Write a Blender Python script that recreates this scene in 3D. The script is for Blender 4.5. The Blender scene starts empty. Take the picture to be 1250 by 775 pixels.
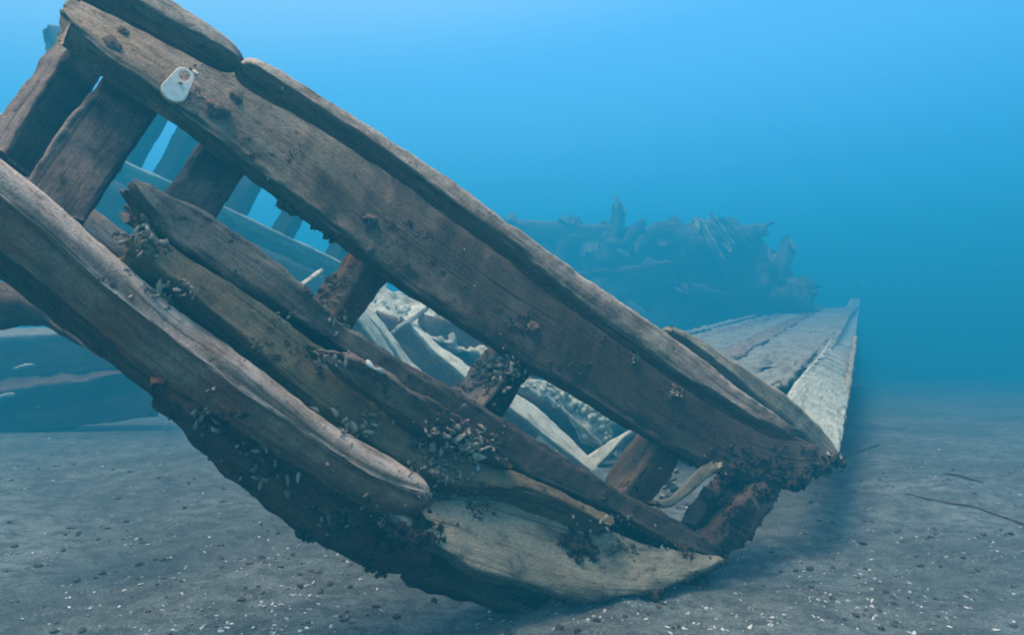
import bpy, math, random
import numpy as np
from mathutils import Vector, noise, Matrix, Quaternion
from mathutils.bvhtree import BVHTree

random.seed(7)
rng = np.random.default_rng(7)
S = bpy.context.scene
COL = S.collection

# ------------------------------------------------------------------ camera
CAM_H = 0.62
FPX = 814.0
cam_d = bpy.data.cameras.new('camera')
cam_d.sensor_width = 36.0
cam_d.lens = FPX / 1250.0 * 36.0
cam_d.clip_start = 0.02
cam_d.clip_end = 400
cam = bpy.data.objects.new('camera', cam_d)
COL.objects.link(cam)
cam.location = (0, 0, CAM_H)
cam.rotation_euler = (math.radians(90 - 0.88), 0, 0)
S.camera = cam

# ------------------------------------------------------------------ light
SUN_DIR = Vector((-0.26, -0.11, 0.96)).normalized()      # towards the sun
W = bpy.data.worlds.new('World')
S.world = W
W.use_nodes = True
wn, wl = W.node_tree.nodes, W.node_tree.links
wn.clear()
out = wn.new('ShaderNodeOutputWorld')
sky = wn.new('ShaderNodeTexSky')
sky.sky_type = 'NISHITA'
sky.sun_disc = False
sky.sun_elevation = math.asin(SUN_DIR.z)
sky.sun_rotation = math.atan2(SUN_DIR.x, SUN_DIR.y)
tint = wn.new('ShaderNodeMix'); tint.data_type = 'RGBA'; tint.blend_type = 'MULTIPLY'
tint.inputs[0].default_value = 1.0
tint.inputs[7].default_value = (0.75, 0.9, 1.0, 1)
wl.new(sky.outputs[0], tint.inputs[6])
bg1 = wn.new('ShaderNodeBackground'); bg1.inputs[1].default_value = 0.05
wl.new(tint.outputs[2], bg1.inputs[0])
tc = wn.new('ShaderNodeTexCoord')
dot = wn.new('ShaderNodeVectorMath'); dot.operation = 'DOT_PRODUCT'
nrm = wn.new('ShaderNodeVectorMath'); nrm.operation = 'NORMALIZE'
wl.new(tc.outputs['Generated'], nrm.inputs[0])
wl.new(nrm.outputs[0], dot.inputs[0])
dot.inputs[1].default_value = Vector((-0.16, 0.0, 0.98)).normalized()      # light wells down from the surface, brightest a little to the left
ramp = wn.new('ShaderNodeValToRGB')
mr = wn.new('ShaderNodeMapRange')
mr.inputs[1].default_value = -0.6; mr.inputs[2].default_value = 1.0
wl.new(dot.outputs['Value'], mr.inputs[0])
wl.new(mr.outputs[0], ramp.inputs[0])
cr = ramp.color_ramp
cr.interpolation = 'EASE'
stops = [(0.0, (0.02, 0.10, 0.24)), (0.28, (0.010, 0.19, 0.64)), (0.39, (0.014, 0.33, 0.88)),
         (0.57, (0.14, 0.50, 1.0)), (0.70, (0.50, 0.74, 1.0)), (0.84, (1.1, 1.05, 1.0))]
while len(cr.elements) < len(stops):
    cr.elements.new(0.5)
for e, (p, c) in zip(cr.elements, stops):
    e.position = p; e.color = (*c, 1)
bg2 = wn.new('ShaderNodeBackground'); bg2.inputs[1].default_value = 1.04
wl.new(ramp.outputs[0], bg2.inputs[0])
add = wn.new('ShaderNodeAddShader')
wl.new(bg1.outputs[0], add.inputs[0]); wl.new(bg2.outputs[0], add.inputs[1])
wl.new(add.outputs[0], out.inputs[0])

sun_d = bpy.data.lights.new('sun', 'SUN')
sun_d.energy = 5.0
sun_d.angle = math.radians(22)
sun_d.color = (1.0, 0.80, 0.62)
sun = bpy.data.objects.new('sun', sun_d)
COL.objects.link(sun)
sun.location = (0, 0, 6)
sun.rotation_euler = SUN_DIR.to_track_quat('Z', 'Y').to_euler()

S.view_settings.view_transform = 'Standard'
S.view_settings.look = 'None'
S.view_settings.exposure = 0.30
S.view_settings.gamma = 1.0
S.cycles.volume_bounces = 0
S.cycles.max_bounces = 5
S.cycles.use_denoising = True
S.cycles.filter_width = 1.9

# ------------------------------------------------------------------ helpers
TILT = math.radians(-0.88)
def P(px, py, d):
    """world point that lies at distance d (along world Y) behind photograph pixel px, py"""
    x = (px - 625.0) / FPX; z = -(py - 387.5) / FPX
    y2 = math.cos(TILT) - z * math.sin(TILT)
    z2 = math.sin(TILT) + z * math.cos(TILT)
    k = d / y2
    return Vector((x * k, d, CAM_H + z2 * k))

def proj(v):
    """photograph pixel in which a world point is seen"""
    r = Vector(v) - Vector((0, 0, CAM_H))
    yc = r.y * math.cos(TILT) + r.z * math.sin(TILT); zc = -r.y * math.sin(TILT) + r.z * math.cos(TILT)
    return 625.0 + FPX * r.x / yc, 387.5 - FPX * zc / yc

def tag(o, label=None, cat=None, group=None, kind=None):
    if label: o['label'] = label
    if cat: o['category'] = cat
    if group: o['group'] = group
    if kind: o['kind'] = kind
    return o

def empty(name, loc, label=None, cat=None, group=None):
    o = bpy.data.objects.new(name, None)
    o.empty_display_size = 0.05
    COL.objects.link(o)
    o.location = loc
    return tag(o, label, cat, group)

def link_mesh(name, verts, faces, mat, parent=None, grain=None, smooth=True, extra=None):
    """one mesh object with its origin at its own middle"""
    v = np.asarray(verts, dtype=float)
    c = (v.min(0) + v.max(0)) / 2
    me = bpy.data.meshes.new(name)
    me.from_pydata((v - c).tolist(), [], faces)
    if smooth:
        me.polygons.foreach_set('use_smooth', [True] * len(me.polygons))
    if grain is not None:
        a = me.attributes.new('grain', 'FLOAT_VECTOR', 'POINT')
        a.data.foreach_set('vector', np.asarray(grain, dtype=np.float32).ravel())
    me.materials.append(mat)
    me.update()
    o = bpy.data.objects.new(name, me)
    COL.objects.link(o)
    o.location = Vector(c)
    if parent:
        o.parent = parent
        o.location = Vector(c) - parent.location
    return o

def nz(x, y, z):
    return noise.noise((x, y, z))

# ------------------------------------------------------------------ materials
def new_mat(name):
    m = bpy.data.materials.new(name); m.use_nodes = True
    n = m.node_tree.nodes; l = m.node_tree.links
    n.clear()
    o = n.new('ShaderNodeOutputMaterial'); b = n.new('ShaderNodeBsdfPrincipled')
    l.new(b.outputs[0], o.inputs[0])
    b.inputs['Specular IOR Level'].default_value = 0.15
    return m, n, l, b

def mixc(n, l, fac, a, b, mode='MIX'):
    x = n.new('ShaderNodeMix'); x.data_type = 'RGBA'; x.blend_type = mode
    for i, s in ((0, fac), (6, a), (7, b)):
        if isinstance(s, (int, float)): x.inputs[i].default_value = s
        elif isinstance(s, tuple): x.inputs[i].default_value = (*s, 1)
        else: l.new(s, x.inputs[i])
    return x.outputs[2]

def ntex(n, l, vec, scale, detail=4, rough=0.6, dist=0.0, lo=0.4, hi=0.6):
    t = n.new('ShaderNodeTexNoise'); t.inputs['Scale'].default_value = scale
    t.inputs['Detail'].default_value = detail; t.inputs['Roughness'].default_value = rough
    t.inputs['Distortion'].default_value = dist
    l.new(vec, t.inputs['Vector'])
    r = n.new('ShaderNodeMapRange'); r.interpolation_type = 'SMOOTHSTEP'
    r.inputs[1].default_value = lo; r.inputs[2].default_value = hi
    l.new(t.outputs[0], r.inputs[0])
    return r.outputs[0]

def scaled(n, l, vec, s):
    m = n.new('ShaderNodeVectorMath'); m.operation = 'MULTIPLY'; m.inputs[1].default_value = s
    l.new(vec, m.inputs[0]); return m.outputs[0]

def wood(name, dark, mid, light, silt, silt_amt=0.6, moss=(0.10, 0.11, 0.045), moss_amt=0.3, red=(0.16, 0.06, 0.035), red_amt=0.3, bump=0.5, grown=None):
    m, n, l, b = new_mat(name)
    at = n.new('ShaderNodeAttribute'); at.attribute_name = 'grain'
    g = at.outputs['Vector']
    fibres = ntex(n, l, scaled(n, l, g, (7, 160, 160)), 1.0, 5, 0.65, 0.6, 0.33, 0.67)
    bands = ntex(n, l, scaled(n, l, g, (3, 28, 28)), 1.0, 5, 0.6, 1.0, 0.35, 0.65)
    blot = ntex(n, l, g, 14.0, 5, 0.6, 0.4, 0.42, 0.66)
    blot2 = ntex(n, l, scaled(n, l, g, (1.0, 1.7, 1.7)), 8.0, 4, 0.6, 0.0, 0.48, 0.62)
    fine = ntex(n, l, g, 300.0, 3, 0.7, 0.0, 0.3, 0.7)
    pit = ntex(n, l, g, 75.0, 4, 0.7, 0.0, 0.55, 0.68)
    crack = ntex(n, l, scaled(n, l, g, (2.2, 90, 90)), 1.0, 3, 0.5, 0.8, 0.60, 0.68)
    c = mixc(n, l, bands, dark, mid)
    f2 = n.new('ShaderNodeMath'); f2.operation = 'MULTIPLY'; f2.inputs[1].default_value = 0.3; l.new(fibres, f2.inputs[0])
    fm = n.new('ShaderNodeMath'); fm.operation = 'MULTIPLY'; l.new(f2.outputs[0], fm.inputs[0]); l.new(ntex(n, l, g, 11.0, 4, 0.6, 0.3, 0.3, 0.62), fm.inputs[1])
    f2.inputs[1].default_value = 0.5
    c = mixc(n, l, fm.outputs[0], c, light)
    film = ntex(n, l, g, 38.0, 5, 0.7, 0.5, 0.46, 0.64)
    def amt(s, k):
        q = n.new('ShaderNodeMath'); q.operation = 'MULTIPLY'; q.inputs[1].default_value = k; l.new(s, q.inputs[0]); return q.outputs[0]
    c = mixc(n, l, amt(blot, moss_amt), c, moss)
    c = mixc(n, l, amt(blot2, red_amt), c, red)
    c = mixc(n, l, amt(film, 0.4), c, tuple(x * 1.1 for x in dark))
    big_ = ntex(n, l, scaled(n, l, g, (1.0, 2.0, 2.0)), 5.5, 6, 0.65, 0.5, 0.40, 0.66)
    c = mixc(n, l, amt(big_, 0.55), c, tuple(x * 0.7 for x in dark))
    # silt that has settled on faces which look upward
    geo = n.new('ShaderNodeNewGeometry'); sep = n.new('ShaderNodeSeparateXYZ'); l.new(geo.outputs['Normal'], sep.inputs[0])
    su = n.new('ShaderNodeMapRange'); su.interpolation_type = 'SMOOTHSTEP'; su.inputs[1].default_value = -0.28; su.inputs[2].default_value = 0.75
    l.new(sep.outputs['Z'], su.inputs[0])
    sn = ntex(n, l, scaled(n, l, g, (12, 30, 30)), 1.0, 6, 0.7, 0.3, 0.25, 0.6)
    sm = n.new('ShaderNodeMath'); sm.operation = 'MULTIPLY'; l.new(su.outputs[0], sm.inputs[0]); l.new(sn, sm.inputs[1])
    c = mixc(n, l, amt(sm.outputs[0], silt_amt), c, silt)
    if grown:      # a dark felt of algae that thickens towards one end of the timber
        al = n.new('ShaderNodeAttribute'); al.attribute_name = 'along'
        nn_ = n.new('ShaderNodeTexNoise'); nn_.inputs['Scale'].default_value = 9; nn_.inputs['Detail'].default_value = 6; l.new(g, nn_.inputs['Vector'])
        ad = n.new('ShaderNodeMath'); ad.operation = 'ADD'; l.new(al.outputs['Fac'], ad.inputs[0]); l.new(nn_.outputs[0], ad.inputs[1])
        gr = n.new('ShaderNodeMapRange'); gr.interpolation_type = 'SMOOTHSTEP'; gr.inputs[1].default_value = grown[0] + 0.42; gr.inputs[2].default_value = grown[1] + 0.58; gr.inputs[4].default_value = grown[2]
        l.new(ad.outputs[0], gr.inputs[0])
        c = mixc(n, l, gr.outputs[0], c, grown[3])
    c = mixc(n, l, amt(pit, 0.55), c, tuple(x * 0.35 for x in dark))
    c = mixc(n, l, amt(crack, 0.5), c, tuple(x * 0.3 for x in dark))
    sp = mixc(n, l, fine, (0.72, 0.72, 0.72), (1.25, 1.25, 1.25))
    c = mixc(n, l, 1.0, c, sp, 'MULTIPLY')
    l.new(c, b.inputs['Base Color'])
    b.inputs['Roughness'].default_value = 0.9
    h = n.new('ShaderNodeMath'); h.operation = 'ADD'; l.new(fibres, h.inputs[0]); l.new(fine, h.inputs[1])
    h2 = n.new('ShaderNodeMath'); h2.operation = 'SUBTRACT'; l.new(h.outputs[0], h2.inputs[0]); l.new(crack, h2.inputs[1])
    h3 = n.new('ShaderNodeMath'); h3.operation = 'SUBTRACT'; l.new(h2.outputs[0], h3.inputs[0]); l.new(pit, h3.inputs[1])
    bp = n.new('ShaderNodeBump'); bp.inputs['Strength'].default_value = bump; bp.inputs['Distance'].default_value = 0.004
    l.new(h3.outputs[0], bp.inputs['Height']); l.new(bp.outputs[0], b.inputs['Normal'])
    return m

M = {}
M['plank'] = wood('weathered_plank', (0.08, 0.05, 0.028), (0.25, 0.165, 0.09), (0.46, 0.33, 0.2), (0.68, 0.52, 0.39), 0.75, moss=(0.15, 0.135, 0.05), moss_amt=0.6, red_amt=0.4, grown=(0.10, 0.50, 0.82, (0.075, 0.052, 0.036)))
M['cap'] = wood('weathered_cap_rail', (0.085, 0.05, 0.032), (0.25, 0.155, 0.09), (0.44, 0.31, 0.19), (0.72, 0.56, 0.43), 0.8, moss_amt=0.2, red_amt=0.4)
M['pink'] = wood('silted_beam', (0.14, 0.07, 0.04), (0.34, 0.21, 0.125), (0.52, 0.37, 0.25), (0.82, 0.62, 0.49), 0.88, moss_amt=0.1, red=(0.32, 0.11, 0.04), red_amt=0.7)
M['grey'] = wood('grey_rough_beam', (0.057, 0.038, 0.025), (0.194, 0.125, 0.077), (0.388, 0.265, 0.162), (0.48, 0.38, 0.31), 0.55, moss_amt=0.3, red_amt=0.3, grown=(0.15, 0.6, 0.75, (0.068, 0.045, 0.031)))
M['olive'] = wood('olive_beam', (0.080, 0.055, 0.032), (0.205, 0.145, 0.077), (0.342, 0.250, 0.144), (0.388, 0.300, 0.180), 0.5, moss=(0.182, 0.150, 0.045), moss_amt=0.6, red_amt=0.35)
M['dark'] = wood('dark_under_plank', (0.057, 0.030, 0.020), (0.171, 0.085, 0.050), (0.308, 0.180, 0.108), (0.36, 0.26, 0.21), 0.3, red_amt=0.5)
M['post'] = wood('shaded_post', (0.035, 0.024, 0.022), (0.075, 0.05, 0.04), (0.13, 0.09, 0.065), (0.60, 0.42, 0.32), 0.6, red=(0.14, 0.06, 0.03), red_amt=0.3, moss_amt=0.1)  # base colour darkened to stand in for shade on the post fronts
M['rust'] = wood('rusty_post', (0.057, 0.030, 0.018), (0.217, 0.095, 0.041), (0.365, 0.190, 0.090), (0.410, 0.270, 0.171), 0.5, red=(0.274, 0.090, 0.027), red_amt=0.7, moss_amt=0.2)
M['sandy'] = wood('silt_covered_plank', (0.11, 0.095, 0.065), (0.24, 0.21, 0.145), (0.34, 0.30, 0.21), (0.50, 0.42, 0.29), 0.92, moss_amt=0.2, red_amt=0.15, bump=0.6)
M['pale'] = wood('pale_silted_timber', (0.18, 0.17, 0.12), (0.38, 0.37, 0.28), (0.50, 0.48, 0.37), (0.66, 0.64, 0.50), 0.95, moss_amt=0.25, red_amt=0.05, bump=0.3)
M['deck'] = wood('silted_deck', (0.06, 0.06, 0.05), (0.17, 0.17, 0.13), (0.26, 0.26, 0.2), (0.34, 0.34, 0.28), 0.8, bump=0.4)
M['far'] = wood('distant_timber', (0.04, 0.035, 0.03), (0.10, 0.08, 0.06), (0.2, 0.17, 0.13), (0.28, 0.25, 0.2), 0.5, bump=0.2)

# ------------------------------------------------------------------ timber mesh
SEED = [0]
def timber(name, mat, stations, parent=None, p=5.0, nu=None, nv=28, amp=0.004, lump=0.006, ragged=0.02, groove=None, prof=None, taper_end=(0, 0), step=0.008):
    """stations: list of (centre, wvec(full width), tvec(full thickness)); builds a weathered beam with broken ends"""
    SEED[0] += 1
    sd = SEED[0] * 13.7
    C = np.array([list(s[0]) for s in stations]); Wv = np.array([list(s[1]) for s in stations]); Tv = np.array([list(s[2]) for s in stations])
    seg = np.linalg.norm(np.diff(C, axis=0), axis=1); cum = np.concatenate([[0], np.cumsum(seg)]); L = cum[-1]
    if nu is None: nu = max(8, int(L / step))
    # smooth (Catmull-like) resampling
    s = np.linspace(0, L, nu)
    def samp(A):
        r = np.stack([np.interp(s, cum, A[:, k]) for k in range(3)], 1)
        k = max(1, int(nu * 0.025))
        if len(stations) > 2 and k > 1:
            pad = np.concatenate([2 * r[:1] - r[1:k + 1][::-1], r, 2 * r[-1:] - r[-k - 1:-1][::-1]])
            ker = np.ones(2 * k + 1) / (2 * k + 1)
            r = np.stack([np.convolve(pad[:, j], ker, 'valid') for j in range(3)], 1)
        return r
    Cc, Wc, Tc = samp(C), samp(Wv), samp(Tv)
    dirs = np.gradient(Cc, axis=0); dirs /= np.linalg.norm(dirs, axis=1)[:, None]
    verts = []; grain = []; along = []
    ths = [2 * math.pi * (j + 0.5) / nv for j in range(nv)]
    sec = []
    for th in ths:
        cx, sx = math.cos(th), math.sin(th)
        a = 0.5 * math.copysign(abs(cx) ** (2 / p), cx); b = 0.5 * math.copysign(abs(sx) ** (2 / p), sx)
        sec.append((a, b))
    for i in range(nu):
        w = float(np.linalg.norm(Wc[i])); t = float(np.linalg.norm(Tc[i])); wn_ = Wc[i] / w; tn = Tc[i] / t
        u = s[i]; f = i / (nu - 1)
        for j, (a, b) in enumerate(sec):
            ga, gb = a * w, b * t
            # ragged ends: push each fibre in or out along the length
            du = 0.0
            e0 = math.exp(-u / 0.03); e1 = math.exp(-(L - u) / 0.03)
            if ragged:
                r0 = nz(ga * 22 + sd, gb * 22, 3.1) + 0.5 * nz(ga * 90 + sd, gb * 90, 5)
                r1 = nz(ga * 22 + sd, gb * 22, 8.7) + 0.5 * nz(ga * 90 + sd, gb * 90, 11)
                du = ragged * (r0 * e0 + r1 * e1) * 1.6
            big = nz(u * 9 + sd, ga * 12, gb * 12) * lump + nz(u * 28, ga * 34 + sd, gb * 34) * lump * 0.5
            fib = nz(u * 7, ga * 95 + sd, gb * 95) * amp + nz(u * 60, ga * 150, gb * 150 + sd) * amp * 0.5
            # bites out of the arrises
            edge = abs(a * 2) ** 4 * abs(b * 2) ** 4
            bite = max(0.0, nz(u * 16 + sd, 2.0 * (a > 0), 4.0 * (b > 0)) - 0.12) * edge * 0.03 * min(1, min(w, t) / 0.05)
            off = big + fib - bite
            if prof: 
                off += prof(f, a, b)
            if groove and b < 0:
                ga0, gd, gw = groove
                x = (a - ga0 - 0.05 * nz(u * 6 + sd, 0, 0)) / gw
                off -= gd * math.exp(-x * x) * (0.6 + 0.6 * nz(u * 5, sd, 1))
            rr = math.hypot(a * w, b * t) + 1e-6
            # outward direction of the superellipse
            nx = math.copysign(abs(2 * a) ** (p - 1), a) / w; ny = math.copysign(abs(2 * b) ** (p - 1), b) / t
            nl = math.hypot(nx, ny) + 1e-9
            tp = 1.0
            if taper_end[0]: tp *= min(1.0, (1 - math.exp(-(u + 0.004) / taper_end[0])))
            if taper_end[1]: tp *= min(1.0, (1 - math.exp(-(L - u + 0.004) / taper_end[1])))
            q = Cc[i] + wn_ * (ga * tp + off * nx / nl) + tn * (gb * tp + off * ny / nl) + dirs[i] * du
            verts.append(q); grain.append((u + sd, ga, gb)); along.append(f)
    faces = []
    for i in range(nu - 1):
        for j in range(nv):
            a0 = i * nv + j; a1 = i * nv + (j + 1) % nv
            faces.append((a0, a1, a1 + nv, a0 + nv))
    # end caps: shrink rings with broken fibres
    for end in (0, 1):
        ring = [(0 if end == 0 else (nu - 1) * nv) + j for j in range(nv)]
        cidx = 0 if end == 0 else nu - 1
        w = float(np.linalg.norm(Wc[cidx])); t = float(np.linalg.norm(Tc[cidx]))
        prev = ring
        for k, sc in enumerate((0.82, 0.6, 0.35, 0.12)):
            nr = []
            for j, (a, b) in enumerate(sec):
                base = np.array(verts[ring[j]]) - Cc[cidx]
                q = Cc[cidx] + base * sc
                dq = dirs[cidx] * (nz(a * w * sc * 40 + sd, b * t * sc * 40, k * 3.3) * ragged * 1.2 + 0.004 * (1 - sc) * (1 if end else -1))
                nr.append(len(verts)); verts.append(q + dq); grain.append((cidx * 0.01 + sd, a * w * sc, b * t * sc)); along.append(float(end))
            for j in range(nv):
                j2 = (j + 1) % nv
                f4 = (prev[j], nr[j], nr[j2], prev[j2])
                faces.append(f4 if end == 1 else f4[::-1])
            prev = nr
        faces.append(tuple(prev[::-1]) if end == 1 else tuple(prev))
    # orientation check is left to normals being consistent
    o = link_mesh(name, verts, [f[::-1] for f in faces], mat, parent, grain)
    aa = o.data.attributes.new('along', 'FLOAT', 'POINT'); aa.data.foreach_set('value', np.asarray(along, dtype=np.float32))
    return o

EYE = Vector((0, 0, CAM_H))
def resamp(pts, n):
    A = np.array(pts, float)
    seg = np.linalg.norm(np.diff(A[:, :2], axis=0), axis=1); cum = np.concatenate([[0], np.cumsum(seg)])
    s = np.linspace(0, cum[-1], n)
    return np.stack([np.interp(s, cum, A[:, k]) for k in range(A.shape[1])], 1)

def slab(name, mat, top, bot, d, thick, parent=None, dt=0.0, n=14, ctop=None, edge=0.0, **kw):
    """top / bot: outline edges as photograph pixels from one end to the other; d: distance at the two ends;
    dt: how much farther the top edge lies than the bottom edge"""
    T = resamp(top, n); B = resamp(bot, n)
    st = []
    dts = dt if isinstance(dt, tuple) else (dt, dt)
    for i in range(n):
        f = i / (n - 1); di = d[0] + (d[1] - d[0]) * f; dt = dts[0] + (dts[1] - dts[0]) * f
        a = P(T[i][0], T[i][1], (T[i][2] if T.shape[1] > 2 else di + dt / 2)); b = P(B[i][0], B[i][1], (B[i][2] if B.shape[1] > 2 else di - dt / 2))
        st.append([(a + b) / 2, a - b])
    cs = [s_[0] for s_ in st]
    res = []
    for i in range(n):
        u = (cs[min(n - 1, i + 1)] - cs[max(0, i - 1)]).normalized()
        w = st[i][1]; w = w - u * w.dot(u)
        w = st[i][1]
        t = u.cross(w).normalized()
        if t.dot(res[-1][2] if res else st[i][0] - EYE) < 0: t = -t
        # fit the section so that the body, seen as a whole, keeps the measured outline
        pe = kw.get('p', 5.0); tv = t * thick; c = st[i][0] + (st[i][0] - EYE) * (thick * 0.35 / st[i][0].y)
        ax, ay = proj(c - u * 0.01); bx, by = proj(c + u * 0.01)
        n2 = Vector((-(by - ay), bx - ax)).normalized()
        hi = T[i][0] * n2.x + T[i][1] * n2.y; lo = B[i][0] * n2.x + B[i][1] * n2.y
        if hi < lo: n2 = -n2; hi, lo = -hi, -lo
        w0 = w.copy()
        for _ in range(5):
            ext = []
            for j in range(24):
                th = 2 * math.pi * j / 24; cx, sx = math.cos(th), math.sin(th)
                q_ = proj(c + w * (0.5 * math.copysign(abs(cx) ** (2 / pe), cx)) + tv * (0.5 * math.copysign(abs(sx) ** (2 / pe), sx)))
                ext.append(q_[0] * n2.x + q_[1] * n2.y)
            eh, el = max(ext), min(ext)
            kk = (hi - lo - (eh - el)) / max(4.0, (eh - el))
            w = w * min(1.4, max(0.6, 1 + kk))
            if w.length < 0.45 * w0.length: w = w.normalized() * 0.45 * w0.length
            ca, cb = proj(c); mx = ((hi + lo) - (eh + el)) / 2
            c = EYE + (P(ca + n2.x * mx, cb + n2.y * mx, c.y) - EYE)
        res.append((c, w, tv))
    return timber(name, mat, res, parent, **kw)

def beam(name, mat, p0, p1, w, t, roll=0.0, parent=None, bow=0.0, w1=None, t1=None, **kw):
    p0, p1 = Vector(p0), Vector(p1)
    u = (p1 - p0).normalized()
    ref = Vector((0, 1, 0)) if abs(u.y) < 0.9 else Vector((0, 0, 1))
    wv = u.cross(ref).normalized(); tv = u.cross(wv).normalized()
    if tv.dot(ref) < 0: tv = -tv
    q = Quaternion(u, math.radians(roll)); wv = q @ wv; tv = q @ tv
    w1 = w1 or w; t1 = t1 or t
    st = []
    for i in range(5):
        f = i / 4
        c = p0.lerp(p1, f) + wv * (bow * 4 * f * (1 - f))
        st.append((c, wv * (w + (w1 - w) * f), tv * (t + (t1 - t) * f)))
    return timber(name, mat, st, parent, **kw)

def blob_mesh(centers, radii, sub=2, rough=0.35, squash=1.0):
    import bmesh
    bm = bmesh.new(); bmesh.ops.create_icosphere(bm, subdivisions=sub, radius=1.0)
    base = [v.co.copy() for v in bm.verts]; fs = [tuple(v.index for v in f.verts) for f in bm.faces]; bm.free()
    V = []; F = []
    for c, r in zip(centers, radii):
        k = len(V); s_ = rng.random() * 100
        sc = (1 + 0.4 * (rng.random() - .5), 1 + 0.4 * (rng.random() - .5), squash)
        for b in base:
            q = 1 + rough * nz(b.x * 1.6 + s_, b.y * 1.6, b.z * 1.6) * 1.5 + rough * 0.5 * nz(b.x * 4 + s_, b.y * 4, b.z * 4)
            V.append((c[0] + b.x * r * q * sc[0], c[1] + b.y * r * q * sc[1], c[2] + b.z * r * q * sc[2]))
        F += [tuple(i + k for i in f) for f in fs]
    return V, F
def simple_mat(name, c1, c2, scale=60, bump=0.4, rough=0.9):
    m, n, l, b = new_mat(name)
    v = n.new('ShaderNodeTexCoord').outputs['Object']
    f = ntex(n, l, v, scale, 5, 0.7, 0.2, 0.35, 0.65)
    l.new(mixc(n, l, f, c1, c2), b.inputs['Base Color']); b.inputs['Roughness'].default_value = rough
    bp = n.new('ShaderNodeBump'); bp.inputs['Strength'].default_value = bump; bp.inputs['Distance'].default_value = 0.003
    l.new(f, bp.inputs['Height']); l.new(bp.outputs[0], b.inputs['Normal'])
    return m
M['far_growth'] = simple_mat('far_dark_growth', (0.03, 0.026, 0.022), (0.12, 0.10, 0.08), 8, 0.3)

# ================================================================== SETTING: seabed
def ground_h(x, y):
    h = 0.02 * nz(x * 1.1, y * 1.1, 0) + 0.026 * nz(x * 3.1, y * 3.1, 4) + 0.011 * nz(x * 9, y * 9, 7) 
    h += 0.003 * nz(x * 28, y * 28, 9)
    return h - 0.088 * max(0.0, y - 2.5) ** 1.0 if y > 2.5 else h
def seabed():
    ys = np.concatenate([[-40, -20, -8, -3, -1, 0, 0.5, 0.9], np.arange(1.1, 2.6, 0.0125), np.arange(2.6, 5, 0.05), np.geomspace(5, 74, 34)])
    # lateral samples widen with distance from the middle
    xs = np.concatenate([-np.geomspace(74, 2.2, 26), np.arange(-2.15, 2.16, 0.0165), np.geomspace(2.2, 74, 26)])
    V = []
    for y in ys:
        for x in xs:
            z = ground_h(x, y)
            V.append((x, y, z))
    nx = len(xs); F = []
    for i in range(len(ys) - 1):
        for j in range(nx - 1):
            a = i * nx + j
            F.append((a, a + 1, a + nx + 1, a + nx))
    m, n, l, b = new_mat('silty_sand')
    tcx = n.new('ShaderNodeTexCoord'); v = tcx.outputs['Object']
    big = ntex(n, l, v, 1.6, 5, 0.6, 0.5, 0.35, 0.65)
    med = ntex(n, l, scaled(n, l, v, (1.0, 1.6, 1.0)), 16.0, 6, 0.7, 0.4, 0.40, 0.62)
    fine = ntex(n, l, v, 190.0, 3, 0.8, 0.0, 0.35, 0.68)
    pits = ntex(n, l, scaled(n, l, v, (1.0, 1.5, 1.0)), 55.0, 5, 0.75, 0.0, 0.57, 0.68)
    c = mixc(n, l, big, (0.125, 0.15, 0.145), (0.22, 0.255, 0.245))
    q = n.new('ShaderNodeMath'); q.operation = 'MULTIPLY'; q.inputs[1].default_value = 0.8; l.new(med, q.inputs[0])
    c = mixc(n, l, q.outputs[0], c, (0.08, 0.092, 0.095))
    q = n.new('ShaderNodeMath'); q.operation = 'MULTIPLY'; q.inputs[1].default_value = 0.6; l.new(pits, q.inputs[0])
    c = mixc(n, l, q.outputs[0], c, (0.05, 0.045, 0.045))
    c = mixc(n, l, 1.0, c, mixc(n, l, fine, (0.65, 0.65, 0.65), (1.35, 1.35, 1.35)), 'MULTIPLY')
    vo = n.new('ShaderNodeTexVoronoi'); vo.inputs['Scale'].default_value = 70; l.new(v, vo.inputs['Vector'])
    r = n.new('ShaderNodeMapRange'); r.inputs[1].default_value = 0.16; r.inputs[2].default_value = 0.10; l.new(vo.outputs['Distance'], r.inputs[0])
    sel = ntex(n, l, v, 7.0, 3, 0.6, 0.0, 0.5, 0.66)
    q = n.new('ShaderNodeMath'); q.operation = 'MULTIPLY'; l.new(r.outputs[0], q.inputs[0]); l.new(sel, q.inputs[1])
    c = mixc(n, l, q.outputs[0], c, (0.42, 0.42, 0.40))
    l.new(c, b.inputs['Base Color']); b.inputs['Roughness'].default_value = 0.95
    h = n.new('ShaderNodeMath'); h.operation = 'SUBTRACT'; l.new(fine, h.inputs[0]); l.new(pits, h.inputs[1])
    h2 = n.new('ShaderNodeMath'); h2.operation = 'ADD'; l.new(h.outputs[0], h2.inputs[0]); l.new(med, h2.inputs[1])
    bp = n.new('ShaderNodeBump'); bp.inputs['Strength'].default_value = 0.6; bp.inputs['Distance'].default_value = 0.006
    l.new(h2.outputs[0], bp.inputs['Height']); l.new(bp.outputs[0], b.inputs['Normal'])
    o = link_mesh('seabed', V, F, m)
    tag(o, 'grey silty sand seabed scattered with shell fragments', kind='structure')
    return o
seabed()

# ================================================================== NEAR WRECK
near = []      # meshes the mussels may sit on
root = empty('wreck_frame', P(760, 745, 1.36), 'nearest broken hull section, a slanting ladder of weathered planks and posts resting on the sand', 'shipwreck')
def N(o, label=None):
    near.append(o)
    if label: o['label'] = label
    return o

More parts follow.
